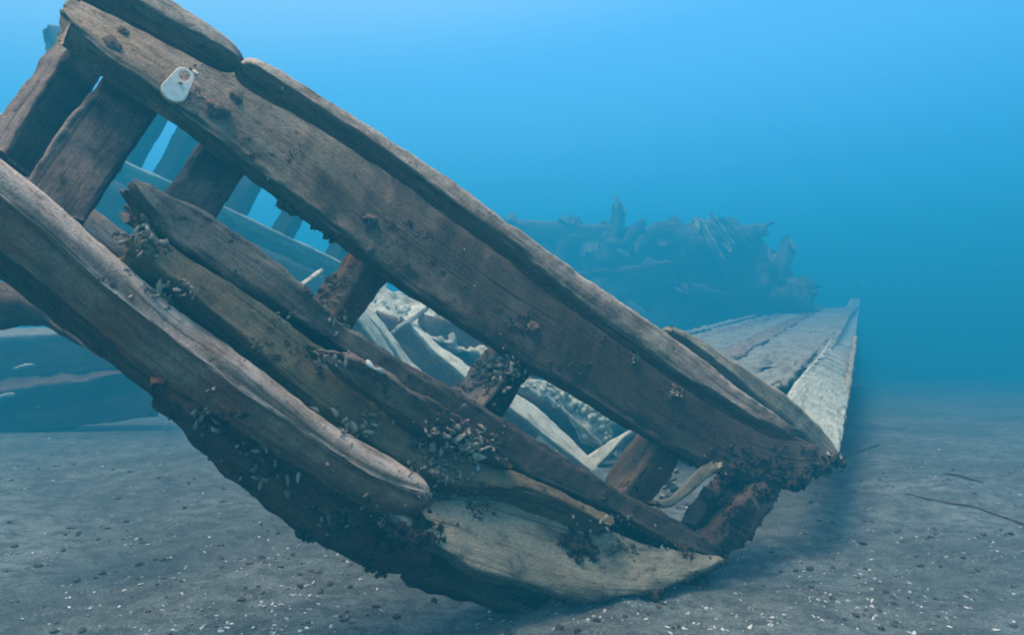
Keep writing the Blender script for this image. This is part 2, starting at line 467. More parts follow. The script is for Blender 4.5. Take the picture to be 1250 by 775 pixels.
# main side plank
N(slab('side_plank', M['plank'],
       [(92, -6), (156, 18), (296, 80), (406, 152), (526, 238), (646, 324), (766, 412), (886, 490), (1000, 548)],
       [(70, 52), (100, 78), (160, 117), (205, 147), (265, 190), (330, 238), (400, 290), (440, 318), (500, 362), (560, 402), (640, 452), (700, 482), (760, 520), (830, 562), (900, 588), (950, 596), (1004, 574)],
       (1.02, 1.68), 0.045, root, dt=(0.12, 0.03), n=26, nv=44, p=9, lump=0.0025, ragged=0.012, step=0.006))
# cap rail in two lengths
N(slab('cap_rail', M['cap'],
       [(60, -62), (130, -34), (205, -2), (255, 32), (299, 67)],
       [(50, -30), (88, -6), (148, 24), (218, 60), (286, 92)],
       (0.94, 1.075), 0.05, root, dt=0.045, n=10, nv=32, p=5, lump=0.0012, ragged=0.008, taper_end=(0, 0.012), step=0.006))
N(slab('cap_rail', M['cap'],
       [(302, 74), (360, 103), (430, 140), (500, 186), (560, 226), (630, 278), (700, 328), (760, 370), (820, 410), (900, 474), (945, 505), (972, 528)],
       [(288, 94), (330, 118), (400, 162), (460, 202), (520, 246), (580, 288), (640, 334), (700, 378), (760, 422), (820, 464), (880, 502), (962, 545)],
       (1.075, 1.525), 0.05, root, dt=0.045, n=24, nv=36, p=5, lump=0.0012, ragged=0.008, taper_end=(0.008, 0.02), step=0.006))

# posts (frames) behind the plank; w axis rolled so that a narrow lit face shows on the left
def post(mat, a, b, w, t, roll, **kw):
    return N(beam('frame_post', M[mat], P(*a), P(*b), w, t, roll, root, **{**dict(nv=36, p=12, lump=0.005, amp=0.004, ragged=0.012, step=0.007), **kw}))
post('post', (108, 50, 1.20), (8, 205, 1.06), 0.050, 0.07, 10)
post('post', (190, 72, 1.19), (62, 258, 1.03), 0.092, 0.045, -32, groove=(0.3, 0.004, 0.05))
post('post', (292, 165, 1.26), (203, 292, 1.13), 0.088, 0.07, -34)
post('rust', (462, 305, 1.38), (388, 415, 1.24), 0.068, 0.075, 30, lump=0.009)
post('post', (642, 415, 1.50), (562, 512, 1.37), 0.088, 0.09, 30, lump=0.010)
post('rust', (826, 510, 1.64), (752, 620, 1.50), 0.10, 0.075, -30)
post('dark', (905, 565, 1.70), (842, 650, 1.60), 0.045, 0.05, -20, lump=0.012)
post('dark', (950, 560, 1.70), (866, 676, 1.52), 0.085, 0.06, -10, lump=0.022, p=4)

# long dark beam with a broken upper end
N(slab('long_beam', M['grey'],
       [(170, 236), (225, 240), (300, 292), (372, 346), (400, 386), (480, 432), (560, 478), (640, 530), (740, 590), (850, 648), (888, 676)],
       [(162, 262), (180, 292), (300, 366), (400, 436), (450, 474), (520, 524), (600, 566), (700, 610), (800, 662), (870, 690)],
       (1.0, 1.50), 0.07, root, dt=0.035, n=22, nv=40, p=6, lump=0.005, amp=0.006, ragged=0.03, groove=(-0.18, 0.008, 0.08), taper_end=(0, 0.02), step=0.006))
# dark backing planks, added to fill the gaps between outer timbers with darkness
N(slab('backing_plank', M['dark'],
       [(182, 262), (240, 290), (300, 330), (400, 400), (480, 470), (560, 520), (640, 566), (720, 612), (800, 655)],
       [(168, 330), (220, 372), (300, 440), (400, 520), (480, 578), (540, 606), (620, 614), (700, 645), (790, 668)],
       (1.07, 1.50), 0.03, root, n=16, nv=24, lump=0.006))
N(slab('backing_plank', M['dark'],
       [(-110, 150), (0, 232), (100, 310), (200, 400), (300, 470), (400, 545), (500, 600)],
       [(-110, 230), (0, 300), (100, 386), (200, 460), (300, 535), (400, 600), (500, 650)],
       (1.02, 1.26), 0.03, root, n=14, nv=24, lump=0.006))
# olive beam under it
N(slab('stringer', M['olive'],
       [(172, 284), (246, 322), (326, 378), (406, 434), (476, 482), (546, 532), (600, 562), (680, 604), (740, 640)],
       [(146, 332), (212, 384), (290, 444), (388, 520), (462, 570), (526, 604), (600, 614), (660, 628), (728, 656)],
       (0.97, 1.36), 0.07, root, dt=0.08, n=18, nv=32, p=6, lump=0.0035, amp=0.005, ragged=0.02, groove=(0.1, 0.006, 0.06), step=0.007))
N(slab('splintered_plank', M['grey'],
       [(372, 416), (430, 436), (480, 458), (540, 500), (610, 548)],
       [(384, 440), (430, 474), (500, 522), (560, 556), (616, 574)],
       (1.08, 1.27), 0.03, root, n=12, nv=32, p=4, lump=0.012, amp=0.008, ragged=0.03, step=0.005, groove=(0.0, 0.008, 0.08)), 'rough splintered dark strip lying against the long beam')
# flat sand-filled ledge between the big beam and the frame posts at the left
N(slab('ledge_plank', M['pink'],
       [(-70, 150), (20, 196), (100, 244), (170, 300)],
       [(-80, 215), (10, 250), (90, 300), (172, 352)],
       (1.02, 1.12), 0.04, root, dt=0.08, n=10, nv=24, p=5, lump=0.004))
# big rounded beam with a pink silted top
N(slab('rubbing_beam', M['pink'],
       [(-110, 120), (0, 196), (60, 244), (150, 322), (200, 370), (300, 440), (400, 516), (480, 562), (524, 594)],
       [(-110, 225), (0, 302), (50, 342), (100, 388), (200, 462), (300, 530), (400, 594), (470, 632), (520, 634)],
       (0.80, 1.13), 0.08, root, dt=0.12, n=20, nv=48, p=4, lump=0.0015, amp=0.004, ragged=0.008, groove=(-0.20, 0.022, 0.05), taper_end=(0, 0.016), step=0.006,
       prof=lambda f, a, b: (-0.014 if (b < 0 and a < -0.24) else 0.0) * min(1.0, (1 - f) * 12)))
# dark hull planks below it
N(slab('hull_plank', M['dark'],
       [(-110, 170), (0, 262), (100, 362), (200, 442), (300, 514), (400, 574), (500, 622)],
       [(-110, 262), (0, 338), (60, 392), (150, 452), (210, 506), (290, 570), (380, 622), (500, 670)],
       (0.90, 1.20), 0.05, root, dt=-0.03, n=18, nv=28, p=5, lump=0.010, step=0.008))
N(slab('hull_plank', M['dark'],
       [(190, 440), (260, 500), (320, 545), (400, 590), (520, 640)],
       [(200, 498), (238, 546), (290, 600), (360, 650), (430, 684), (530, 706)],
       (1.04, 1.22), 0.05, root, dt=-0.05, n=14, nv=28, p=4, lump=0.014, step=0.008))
# sand-coloured lowest plank
N(slab('garboard_plank', M['sandy'],
       [(470, 600), (520, 604), (580, 600), (640, 618), (740, 648), (800, 668), (850, 676), (882, 684)],
       [(470, 640), (510, 666), (560, 692), (600, 708), (650, 722), (720, 734), (780, 728), (830, 712), (884, 692)],
       (1.15, 1.47), 0.035, root, dt=(0.14, 0.03), n=18, nv=40, p=5, lump=0.009, amp=0.003, ragged=0.006, taper_end=(0, 0.015), groove=(0.12, 0.007, 0.05), step=0.007))
N(slab('keel_timber', M['dark'],
       [(500, 660), (600, 700), (700, 724), (800, 716), (860, 700)],
       [(505, 690), (580, 716), (660, 738), (740, 748), (800, 742), (866, 720)],
       (1.24, 1.47), 0.10, root, dt=-0.10, n=12, nv=24, p=4, lump=0.016, step=0.008))
# flat batten on the upper edge, behind the cap rail
N(slab('top_batten', M['sandy'],
       [(808, 396), (840, 404), (880, 432), (920, 456), (962, 484), (1010, 530), (1022, 552)],
       [(822, 412), (850, 432), (890, 466), (930, 500), (965, 528), (990, 554), (1012, 566)],
       (1.58, 1.74), 0.03, root, dt=0.03, n=12, nv=24, p=4, lump=0.006, ragged=0.02, groove=(0.1, 0.006, 0.05), step=0.007))

# ================================================================== RIGHT HULL SIDE going away
hs = empty('hull_side', P(1020, 565, 1.74), 'pale silt covered hull planking running away behind the right end of the slanting plank', 'shipwreck')
def slab3(name, mat, T, B, thick, parent, n=12, **kw):
    return slab(name, mat, T, B, (0, 0), thick, parent, n=n, **kw)
# the silted outer planks: three strakes between an inner and an outer edge
In = [(945, 515, 1.66), (962, 474, 2.02), (1003, 430, 3.2), (1022, 398, 6.2), (1038, 364, 15.0)]
Ou = [(1022, 562, 1.74), (1033, 500, 2.4), (1040, 450, 4.0), (1045, 404, 7.6), (1050, 366, 16.0)]
def lerp_edge(f):
    A = resamp(In, 12); B = resamp(Ou, 12)
    return [tuple(a * (1 - f) + b * f) for a, b in zip(A, B)]
for k in range(1):
    f0, f1 = 0.0, 1.0
    slab3('plank', M['pale'], lerp_edge(f0), lerp_edge(f1), 0.025, hs, nv=36, p=9, lump=0.006, step=0.02, ragged=0.03, groove=(0.08, 0.004, 0.03))
slab3('bilge_plank', M['sandy'], [(1010, 560, 1.74), (1028, 505, 2.3), (1038, 452, 3.2), (1045, 404, 4.6)],
      [(1006, 590, 1.74), (1022, 540, 2.3), (1033, 480, 3.2), (1042, 425, 4.6)], 0.03, hs, nv=20, lump=0.006, step=0.03)

# deck planks inside, seen over the cap rail
dk = empty('deck_planking', P(900, 460, 2.9), 'teal tinted deck planks behind the slanting wreck, running towards the distant timbers', 'deck')
e = Vector((0.468, 0.883, 0)); nl = Vector((-0.883, 0.468, 0))
o0 = P(955, 470, 2.2); o0.z = 0.33
for k in range(8):
    a = o0 + nl * (0.10 + 0.17 * k) + e * (0.1 * k + 0.25 * rng.random())
    b = a + e * (9.5 + 3 * rng.random()); 
    a.z = 0.30 + 0.02 * rng.random() - 0.006 * k; b.z = 0.58 + 0.04 * rng.random()
    beam('plank', M['deck'] if k % 3 != 2 else M['grey'], a, b + nl * rng.uniform(-0.3, 0.3), rng.uniform(0.14, 0.18), 0.03, 90 + rng.uniform(-9, 9), dk, nv=20, lump=0.03, step=0.03, ragged=0.15, amp=0.012)

V, F = [], []
ni, nj = 60, 40
for i in range(ni):
    for j in range(nj):
        q = o0 + nl * (-0.07 + 1.0 * j / (nj - 1)) + e * (0.9 + 9.4 * i / (ni - 1))
        q.z = 0.342 + 0.27 * i / (ni - 1) * 10.5 / 10.5 + 0.03 * nz(q.x * 5, q.y * 5, 2) + 0.008 * nz(q.x * 22, q.y * 22, 5) - 0.03 * j / nj
        V.append(tuple(q))
for i in range(ni - 1):
    for j in range(nj - 1):
        F.append((i * nj + j, i * nj + j + 1, (i + 1) * nj + j + 1, (i + 1) * nj + j))
so = link_mesh('silt_layer', V, F, M['deck'], dk, grain=[(v[0], v[1] * 0.3, v[2]) for v in V]); so['kind'] = 'stuff'

# ================================================================== FAR BULWARK seen through the gaps on the left
fb = empty('far_bulwark', P(300, 420, 3.8), 'bluish rail with upright posts seen through the left gaps behind the slanting planks', 'shipwreck')
slab('rail', M['far'], [(-60, 150), (60, 192), (125, 214), (215, 252), (300, 292), (390, 332), (460, 366)],
     [(-60, 215), (60, 262), (125, 285), (215, 325), (300, 362), (390, 400), (460, 430)], (3.5, 4.3), 0.16, fb, n=12, nv=24, p=5, step=0.02)
slab('rail_cap', M['pale'], [(-60, 140), (60, 183), (125, 206), (215, 243), (300, 283), (390, 323), (460, 357)],
     [(-60, 150), (60, 194), (125, 217), (215, 254), (300, 294), (390, 334), (460, 368)], (3.48, 4.28), 0.28, fb, dt=0.05, n=12, nv=20, p=4, step=0.02, lump=0.004)
for (x0, y0, x1, y1, w) in ((215, 95, 148, 212, 0.06), (262, 105, 196, 232, 0.07), (335, 170, 278, 275, 0.065), (385, 210, 338, 298, 0.065), (440, 260, 402, 326, 0.06)):
    d = 3.57 + 0.8 * (x1 + 60) / 520
    beam('post', M['grey'], P(x0, y0, d + 0.03), P(x1, y1, d), w * 1.75, 0.12, 12, fb, nv=20, step=0.02, ragged=0.01)
slab('rail', M['grey'], [(60, 30), (200, 60), (330, 130), (470, 215)], [(60, 70), (200, 105), (330, 175), (470, 262)], (3.7, 4.45), 0.10, fb, n=8, nv=20, step=0.03)
# loose rope-like twig leaning on the rail
def thing_slab(name, label, cat, mat, *a, group=None, **k):
    o = slab(name, mat, *a, **k); tag(o, label, cat, group); return o
thing_slab('fallen_batten', 'thin pale stick leaning against the bluish far rail beside the rusty post', 'stick', M['pale'],
           [(362, 348), (380, 336), (392, 328)], [(366, 352), (384, 340), (395, 332)], (1.75, 1.9), 0.01, nv=12, step=0.02, lump=0.002, ragged=0.003)

# ================================================================== INTERIOR TIMBERS in the two middle gaps
thing_slab('curved_timber', 'pale curved timber, the lower one at the left of the middle gap', 'timber', M['pale'],
           [(425, 372), (444, 380), (462, 402), (485, 440), (520, 470)], [(415, 384), (434, 396), (450, 418), (474, 452), (508, 482)], (2.52, 2.59), 0.03, dt=0.06, nv=20, step=0.012)
thing_slab('curved_timber', 'long pale curved timber beside the rusty post, sweeping down through the middle gap', 'timber', M['pale'],
           [(435, 362), (462, 388), (482, 412), (500, 440), (560, 488), (600, 512)], [(428, 374), (450, 396), (470, 420), (489, 452), (550, 500), (590, 524)], (2.76, 2.74), 0.04, dt=0.05, nv=20, step=0.012)
thing_slab('bulkhead_plank', 'dark blue-grey plank lying behind the curved timbers in the middle gap', 'plank', M['grey'],
           [(462, 380), (500, 392), (540, 430), (600, 480), (660, 515)], [(456, 408), (480, 440), (520, 480), (580, 525), (640, 560)], (2.94, 2.94), 0.03, nv=20, step=0.02)
thing_slab('bulkhead_plank', 'dark slab below the pale edged board at the right of the middle gap', 'plank', M['grey'],
           [(520, 384), (560, 392), (600, 425), (650, 455)], [(510, 400), (545, 428), (580, 465), (630, 500)], (3.16, 3.16), 0.03, nv=20, step=0.02)
thing_slab('fallen_board', 'narrow pale board crossing the middle gap from upper left to lower right', 'timber', M['pale'],
           [(494, 384), (516, 402), (535, 422), (560, 438), (586, 455)], [(488, 392), (508, 412), (528, 434), (550, 452), (572, 468)], (2.88, 2.74), 0.03, dt=0.07, nv=20, step=0.012, lump=0.008)
thing_slab('fallen_board', 'pale narrow edged board at the upper right of the middle gap', 'timber', M['pale'],
           [(540, 370), (565, 388), (590, 408), (620, 430)], [(538, 376), (562, 394), (586, 415), (616, 438)], (3.09, 3.05), 0.03, dt=0.05, nv=16, step=0.015)
thing_slab('cross_stick', 'thin pale stick lying across the board in the middle gap', 'stick', M['pale'],
           [(478, 402), (500, 388), (520, 374)], [(480, 407), (503, 393), (523, 379)], (2.81, 2.88), 0.015, nv=12, step=0.015, lump=0.003)
thing_slab('silted_plank', 'broad pale silted plank in the gap right of the mussel covered post', 'plank', M['pale'],
           [(600, 462), (622, 478), (648, 490), (690, 528), (732, 572), (760, 596)], [(596, 488), (615, 498), (650, 524), (690, 556), (722, 584), (748, 606)], (2.56, 2.56), 0.03, dt=0.09, nv=28, step=0.012, groove=(0.05, 0.012, 0.06))
thing_slab('bulkhead_plank', 'blue-grey plank between the broad pale plank and the lumpy white crust', 'plank', M['grey'],
           [(620, 436), (660, 466), (700, 500), (742, 546), (770, 570)], [(606, 470), (640, 486), (680, 518), (722, 560), (750, 590)], (2.81, 2.76), 0.03, dt=0.03, nv=20, step=0.015)
thing_slab('thin_batten', 'thin pale batten edging the blue-grey plank below the lumpy white crust', 'timber', M['pale'],
           [(684, 494), (710, 518), (740, 546)], [(681, 497), (707, 522), (737, 550)], (2.68, 2.68), 0.012, nv=12, step=0.012, lump=0.002, ragged=0.003)
thing_slab('cross_timber', 'short pale timber set crosswise at the lower right corner of the gap', 'timber', M['pale'],
           [(715, 558), (742, 540), (764, 528), (785, 514)], [(724, 576), (742, 560), (766, 536), (790, 522)], (2.59, 2.64), 0.03, dt=0.04, nv=20, step=0.01, lump=0.004)
thing_slab('forked_branch', 'pale forked piece of wood inside the small gap at the lower right end', 'timber', M['sandy'],
           [(795, 612), (818, 606), (835, 588), (855, 568), (870, 562)], [(800, 620), (822, 618), (845, 600), (866, 582), (884, 570)], (1.48, 1.56), 0.02, nv=20, step=0.008, lump=0.006)

# ---- lumps (crusts): irregular blobs joined as one
M['crust'] = simple_mat('pale_silt_crust', (0.24, 0.25, 0.19), (0.62, 0.62, 0.50), 50)
M['algae'] = simple_mat('dark_algae', (0.02, 0.016, 0.012), (0.11, 0.082, 0.055), 90, 0.8)
M['brown_growth'] = simple_mat('brown_growth', (0.05, 0.034, 0.022), (0.22, 0.155, 0.10), 160, 0.8)
M['concretion'] = simple_mat('iron_concretion', (0.13, 0.085, 0.065), (0.30, 0.21, 0.16), 140, 0.8)

cs, rs = [], []
path = resamp([(652, 466), (672, 474), (700, 488), (724, 506), (740, 520), (742, 536)], 40)
for q in path:
    for _ in range(3):
        cs.append(P(q[0] + rng.normal(0, 4), q[1] + rng.normal(3, 4), 2.73 + rng.normal(0, 0.015))); rs.append(0.003 + 0.02 * rng.random() ** 2.2)
V, F = blob_mesh(cs, rs)
co = link_mesh('lumps', V, F, M['crust']); co['kind'] = 'stuff'
cr_ = empty('silt_crust', P(700, 520, 2.73), 'lumpy white crust along the upper right edge of the gap, behind the main plank', 'crust')
co.parent = cr_; co.location = co.location - cr_.location
slab('crust_sheet', M['crust'], [(640, 456), (672, 468), (700, 482), (724, 500), (744, 518), (752, 540)], [(636, 474), (662, 488), (690, 512), (712, 534), (728, 548), (742, 556)], (2.72, 2.72), 0.04, cr_, dt=0.05, nv=40, step=0.008, lump=0.03, amp=0.007, ragged=0.04)
cs, rs = [], []
for _ in range(160):
    t = rng.random(); x = 452 + t * 130; y = 362 + t * 34 + rng.uniform(0, 34) * (1 - 0.5 * t)
    cs.append(P(x, y, 3.3 + rng.uniform(-0.05, 0.05))); rs.append(0.004 + 0.03 * rng.random() ** 2.5)
V, F = blob_mesh(cs, rs, rough=0.6)
co = link_mesh('lumps', V, F, M['crust']); co['kind'] = 'stuff'
cr_ = empty('rubble_heap', P(510, 400, 3.3), 'pale heap of silted rubble at the top of the middle gap', 'rubble')
co.parent = cr_; co.location = co.location - cr_.location
slab('silt_sheet', M['pale'], [(436, 356), (480, 354), (530, 366), (570, 388), (612, 420)], [(430, 398), (480, 408), (530, 420), (570, 436), (606, 446)], (3.3, 3.2), 0.05, cr_, dt=0.25, nv=40, step=0.012, lump=0.05, amp=0.007, ragged=0.05)
cs, rs = [], []
for _ in range(60):
    cs.append(P(815 + rng.normal(0, 6), 590 + rng.normal(0, 8), 1.68 + rng.normal(0, 0.01))); rs.append(rng.uniform(0.002, 0.008))
V, F = blob_mesh(cs, rs)
tag(link_mesh('silt_crust', V, F, M['crust']), 'small white crust beside the forked piece of wood at the lower right end', 'crust')

# ================================================================== DISTANT WRECK
dw = empty('distant_wreck', P(800, 450, 10.0), 'hazy dark broken hull with jagged posts standing in the blue distance', 'shipwreck')
FD = 10.0
def far_beam(a, b, w, t, roll=0, mat='far', parent=dw, name='timber', **k):
    return beam(name, M[mat], P(*a), P(*b), w * 2.35, t * 2.35, roll, parent, nv=12, step=0.16, ragged=0.2, lump=0.045, **k)
# strakes of the broken side
for k, (ya, yb) in enumerate(((282, 300), (300, 318), (322, 340), (345, 362), (368, 385), (392, 408), (415, 430), (434, 446))):
    far_beam((560 - 10 * k, ya + rng.uniform(-4, 4), FD + 0.1), (930 + 8 * (k % 3), yb + rng.uniform(-4, 4), FD + 0.5), 0.17, 0.06, 0, name='side_plank')
cs, rs = [], []
for _ in range(150):
    x = rng.uniform(585, 985); top = 302 + 26 * nz(x * 0.012, 0, 3) + max(0, x - 900) * 1.1; top = min(top, 440); y = rng.uniform(top, 462)
    cs.append(P(x, y, FD + rng.uniform(0.1, 0.9))); rs.append(rng.uniform(0.16, 0.45))
V, F = blob_mesh(cs, rs, sub=3, rough=0.7)
mo = link_mesh('debris_mass', V, F, M['far_growth'], dw); mo['kind'] = 'stuff'
# jagged frames standing above
for x, yt, lean, w in ((600, 268, -12, 0.20), (628, 258, 20, 0.12), (655, 274, -9, 0.22), (690, 266, 8, 0.15), (718, 288, -18, 0.13), (756, 243, 26, 0.07), (785, 290, 9, 0.20), (818, 284, 22, 0.14), (845, 278, -14, 0.2),
                       (905, 304, 16, 0.16), (932, 300, 26, 0.12), (962, 284, 44, 0.07)):
    far_beam((x, yt + 14, FD + rng.uniform(0, 0.4)), (x - lean, 425, FD + rng.uniform(0, 0.3)), w, 0.12, rng.uniform(-30, 30), name='frame')
for i in range(8):
    x = rng.uniform(600, 940); y = rng.uniform(285, 380); a = rng.uniform(-0.5, 0.6); L = rng.uniform(40, 110)
    far_beam((x, y, FD - 0.25 + rng.uniform(0, 0.5)), (x + L * math.cos(a), y + L * math.sin(a), FD - 0.1 + rng.uniform(0, 0.5)), rng.uniform(0.05, 0.12), 0.08, rng.uniform(0, 90))
for (a, b, lab) in (((852, 270, 9.4), (878, 312, 9.3), 'pale leaning timber on top of the hazy wreck, left one of the pair'),
                    ((870, 266, 9.6), (896, 305, 9.5), 'pale leaning timber on top of the hazy wreck, right one of the pair')):
    o = far_beam(a, b, 0.045, 0.04, 20, 'sandy', None, 'leaning_timber'); tag(o, lab, 'timber', 'pale leaning timbers on the hazy wreck')
o = far_beam((640, 345, 8.8), (830, 322, 9.1), 0.035, 0.03, 0, 'grey', None, 'fallen_spar'); tag(o, 'faint long spar lying level across the front of the hazy wreck', 'timber')

# ================================================================== LEFT: low boards on the sand
lb = empty('low_hull_remains', P(60, 500, 4.8), 'bluish low layered boards on the sand at the left edge, below the big beam', 'shipwreck')
slab('board', M['deck'], [(-120, 404), (0, 402), (100, 400), (165, 398)], [(-120, 428), (0, 424), (100, 418), (180, 412)], (4.0, 4.3), 0.08, lb, dt=0.6, n=8, nv=24, p=9, step=0.04, lump=0.004)
slab('board', M['dark'], [(-120, 422), (0, 419), (100, 413), (185, 408)], [(-120, 470), (0, 464), (100, 455), (200, 444)], (3.95, 4.2), 0.10, lb, dt=-0.02, n=8, nv=24, p=9, step=0.04)
slab('board', M['dark'], [(-120, 456), (0, 454), (100, 447), (200, 438)], [(-120, 505), (0, 492), (100, 480), (190, 462)], (3.92, 4.2), 0.10, lb, dt=0.25, n=8, nv=24, p=9, step=0.04, lump=0.025)
slab('board', M['dark'], [(-120, 486), (0, 480), (100, 470), (190, 455)], [(-120, 550), (0, 534), (90, 522), (190, 508)], (3.95, 4.2), 0.1, lb, dt=0.02, n=8, nv=24, p=9, step=0.04, lump=0.025)
thing_slab('fallen_timber', 'dark rusty timber lump at the left edge under the big pink beam', 'timber', M['dark'],
           [(-60, 336), (0, 342), (60, 372), (130, 424)], [(-60, 400), (0, 404), (50, 402), (120, 432)], (1.45, 1.5), 0.08, nv=24, step=0.01, lump=0.02, p=3)
for (x, y, lab) in ((32, 449, 'small pale piece on the low boards at the left edge'), (8, 484, 'lower small pale piece beside the low boards at the left edge')):
    thing_slab('wood_chip', lab, 'wood', M['pale'], [(x - 16, y), (x, y - 5), (x + 10, y - 5)], [(x - 16, y + 3), (x, y + 1), (x + 10, y - 1)], (3.75, 3.8), 0.03, nv=12, step=0.02, lump=0.005, ragged=0.003)

# ================================================================== BVH of the near wreck for growths
bpy.context.view_layer.update()
bv, bf = [], []
for o in near:
    k = len(bv); mw = Matrix.Translation(o.location + root.location)
    bv += [mw @ v.co for v in o.data.vertices]
    bf += [tuple(i + k for i in p.vertices) for p in o.data.polygons]
TREE = BVHTree.FromPolygons(bv, bf)
EYE = Vector((0, 0, CAM_H))
def hit(px, py):
    d = (P(px, py, 1.0) - EYE).normalized()
    loc, n, i, dist = TREE.ray_cast(EYE, d)
    if loc is None: return None
    if n.dot(d) > 0: n = -n
    return loc, n

# ---- algae fringe: ragged tufts hanging under the lower edges
def fringe(name, path, count, size, mat, spread=(5, 5), dr=0.0, hang=1.0, parent=root, blobs=True):
    V, F = [], []
    q = resamp(path, 200)
    cs, rs = [], []
    seats = rng.integers(0, 200, max(6, count // 24)); heft = 0.35 + 1.5 * rng.random(len(seats)) ** 3
    for _ in range(count):
        ks = rng.integers(0, len(seats)); r = q[int(min(199, max(0, seats[ks] + rng.normal(0, 4))))]
        qx, qy = r[0] + rng.normal(0, spread[0]), r[1] + rng.normal(0, spread[1]); h = None
        for s_ in range(9):
            h = hit(qx + s_ * 1.5, qy - s_ * 4)
            if h: break
        if not h: continue
        rr = size * (0.3 + 0.9 * rng.random() ** 2) * heft[ks]
        cs.append(h[0] + Vector((0, 0, -rr * rng.uniform(0, 0.9)))); rs.append(rr)
    if blobs:
        V, F = blob_mesh(cs, [r * 0.7 for r in rs], sub=2, rough=0.8)
    for c, r in zip(cs, rs):      # crooked filaments
        for _ in range(2):
            dvec = Vector((rng.normal(0, 0.7), rng.normal(0, 0.5), rng.normal(-0.5 * hang, 0.6))).normalized()
            pts = [Vector(c)]
            for s_ in range(3):
                dvec = (dvec + Vector(rng.normal(0, 0.35, 3))).normalized(); pts.append(pts[-1] + dvec * r * rng.uniform(0.25, 0.6))
            wv = dvec.cross(Vector((rng.normal(), rng.normal(), rng.normal()))).normalized()
            for s_ in range(3):
                w0 = r * 0.22 * (1 - s_ / 3.3); w1 = r * 0.22 * (1 - (s_ + 1) / 3.3)
                k = len(V); dd = dvec.cross(wv).normalized()
                a, b = pts[s_], pts[s_ + 1]
                V += [tuple(a + wv * w0), tuple(a - wv * w0), tuple(a + dd * w0), tuple(b + wv * w1), tuple(b - wv * w1), tuple(b + dd * w1)]
                F += [(k, k + 1, k + 4, k + 3), (k + 1, k + 2, k + 5, k + 4), (k + 2, k, k + 3, k + 5)]
    o = link_mesh(name, V, F, mat, parent)
    o['kind'] = 'stuff'
    return o
fringe('algae_fringe', [(890, 600, 1.62), (940, 604, 1.65), (985, 580, 1.68), (1015, 566, 1.72)], 340, 0.011, M['algae'], (5, 6))
fringe('algae_fringe', [(850, 580, 1.62), (900, 615, 1.6), (915, 640, 1.55), (880, 668, 1.5)], 400, 0.012, M['algae'], (14, 12))
fringe('algae_fringe', [(640, 730, 1.33), (720, 744, 1.37), (790, 736, 1.42), (830, 716, 1.46), (885, 694, 1.5)], 520, 0.010, M['algae'], (6, 5))
fringe('algae_fringe', [(200, 500, 1.05), (235, 545, 1.08), (290, 600, 1.12), (360, 650, 1.16), (440, 686, 1.2), (520, 700, 1.24)], 260, 0.0055, M['algae'], (5, 6))
fringe('algae_fringe', [(420, 640, 1.16), (480, 655, 1.2), (520, 640, 1.2)], 240, 0.010, M['algae'], (10, 10))
fringe('algae_fringe', [(330, 240, 1.17), (345, 252, 1.18), (375, 268, 1.2), (420, 300, 1.22)], 120, 0.006, M['brown_growth'], (4, 3))
fringe('algae_fringe', [(690, 655, 1.33), (705, 660, 1.34), (712, 668, 1.34)], 100, 0.010, M['algae'], (8, 7))
fringe('algae_fringe', [(742, 640, 1.38), (800, 660, 1.42), (860, 672, 1.48)], 120, 0.007, M['brown_growth'], (6, 4))

# ---- growth and concretions lying on the wood
def surf_blobs(name, spots, mat, label=None, squash=0.8, rough=0.7, sub=1):
    cs, rs = [], []
    for (x, y, sx, sy, n_, r0, r1) in spots:
        for _ in range(max(2, n_ // 5)):
            qx, qy = x + rng.normal(0, sx * 0.85), y + rng.normal(0, sy * 0.85); sp = rng.uniform(2, 6)
            for _ in range(22):
                h = hit(qx + rng.normal(0, sp), qy + rng.normal(0, sp * 0.8))
                if h: r = r0 * 0.35 + (r1 - r0) * 0.8 * rng.random() ** 3; cs.append(h[0] - h[1] * r * 0.15); rs.append(r)
    V, F = blob_mesh(cs, rs, sub=sub, rough=rough, squash=squash)
    o = link_mesh(name, V, F, mat, root); o['kind'] = 'stuff'
    return o
surf_blobs('brown_growth', [(400, 345, 22, 20, 60, .003, .009), (430, 440, 40, 14, 50, .003, .007), (330, 430, 25, 10, 40, .003, .007),
                            (560, 530, 35, 22, 90, .003, .008), (480, 470, 40, 14, 50, .003, .007), (600, 460, 25, 20, 70, .003, .008),
                            (640, 390, 30, 18, 30, .003, .007), (460, 275, 30, 12, 36, .002, .005), (255, 120, 20, 8, 12, .002, .004),
                            (570, 595, 30, 6, 30, .003, .008), (585, 620, 8, 6, 26, .003, .008), (230, 120, 30, 14, 24, .0015, .004), (330, 190, 40, 18, 34, .0015, .005), (520, 320, 50, 22, 50, .002, .005), (720, 440, 50, 22, 60, .002, .006), (830, 520, 40, 20, 60, .002, .006), (240, 300, 40, 18, 40, .002, .005), (160, 340, 60, 20, 30, .0015, .004), (700, 600, 60, 14, 40, .002, .006), (705, 655, 12, 10, 50, .004, .009), (780, 665, 50, 8, 40, .003, .007)], M['brown_growth'])
surf_blobs('dark_growth', [(300, 590, 40, 22, 60, .002, .006), (400, 630, 40, 20, 70, .002, .007), (260, 510, 20, 20, 40, .002, .006), (450, 640, 20, 12, 40, .002, .007),
                           (640, 400, 18, 10, 24, .003, .006), (900, 570, 45, 15, 160, .003, .010), (960, 575, 30, 10, 120, .003, .010), (820, 590, 30, 16, 60, .004, .010), (890, 620, 22, 25, 160, .003, .011)], M['algae'])
def knob(x, y, r, lab, flat=0.5):
    h = hit(x, y)
    if not h: return
    V, F = blob_mesh([(0, 0, 0)], [r], sub=3, rough=0.4)
    q = h[1].to_track_quat('Z', 'Y'); V = [tuple(q @ Vector((v[0], v[1], v[2] * flat)) + h[0]) for v in V]
    o = link_mesh('bolt_head', V, F, M['concretion'], root); o['label'] = lab
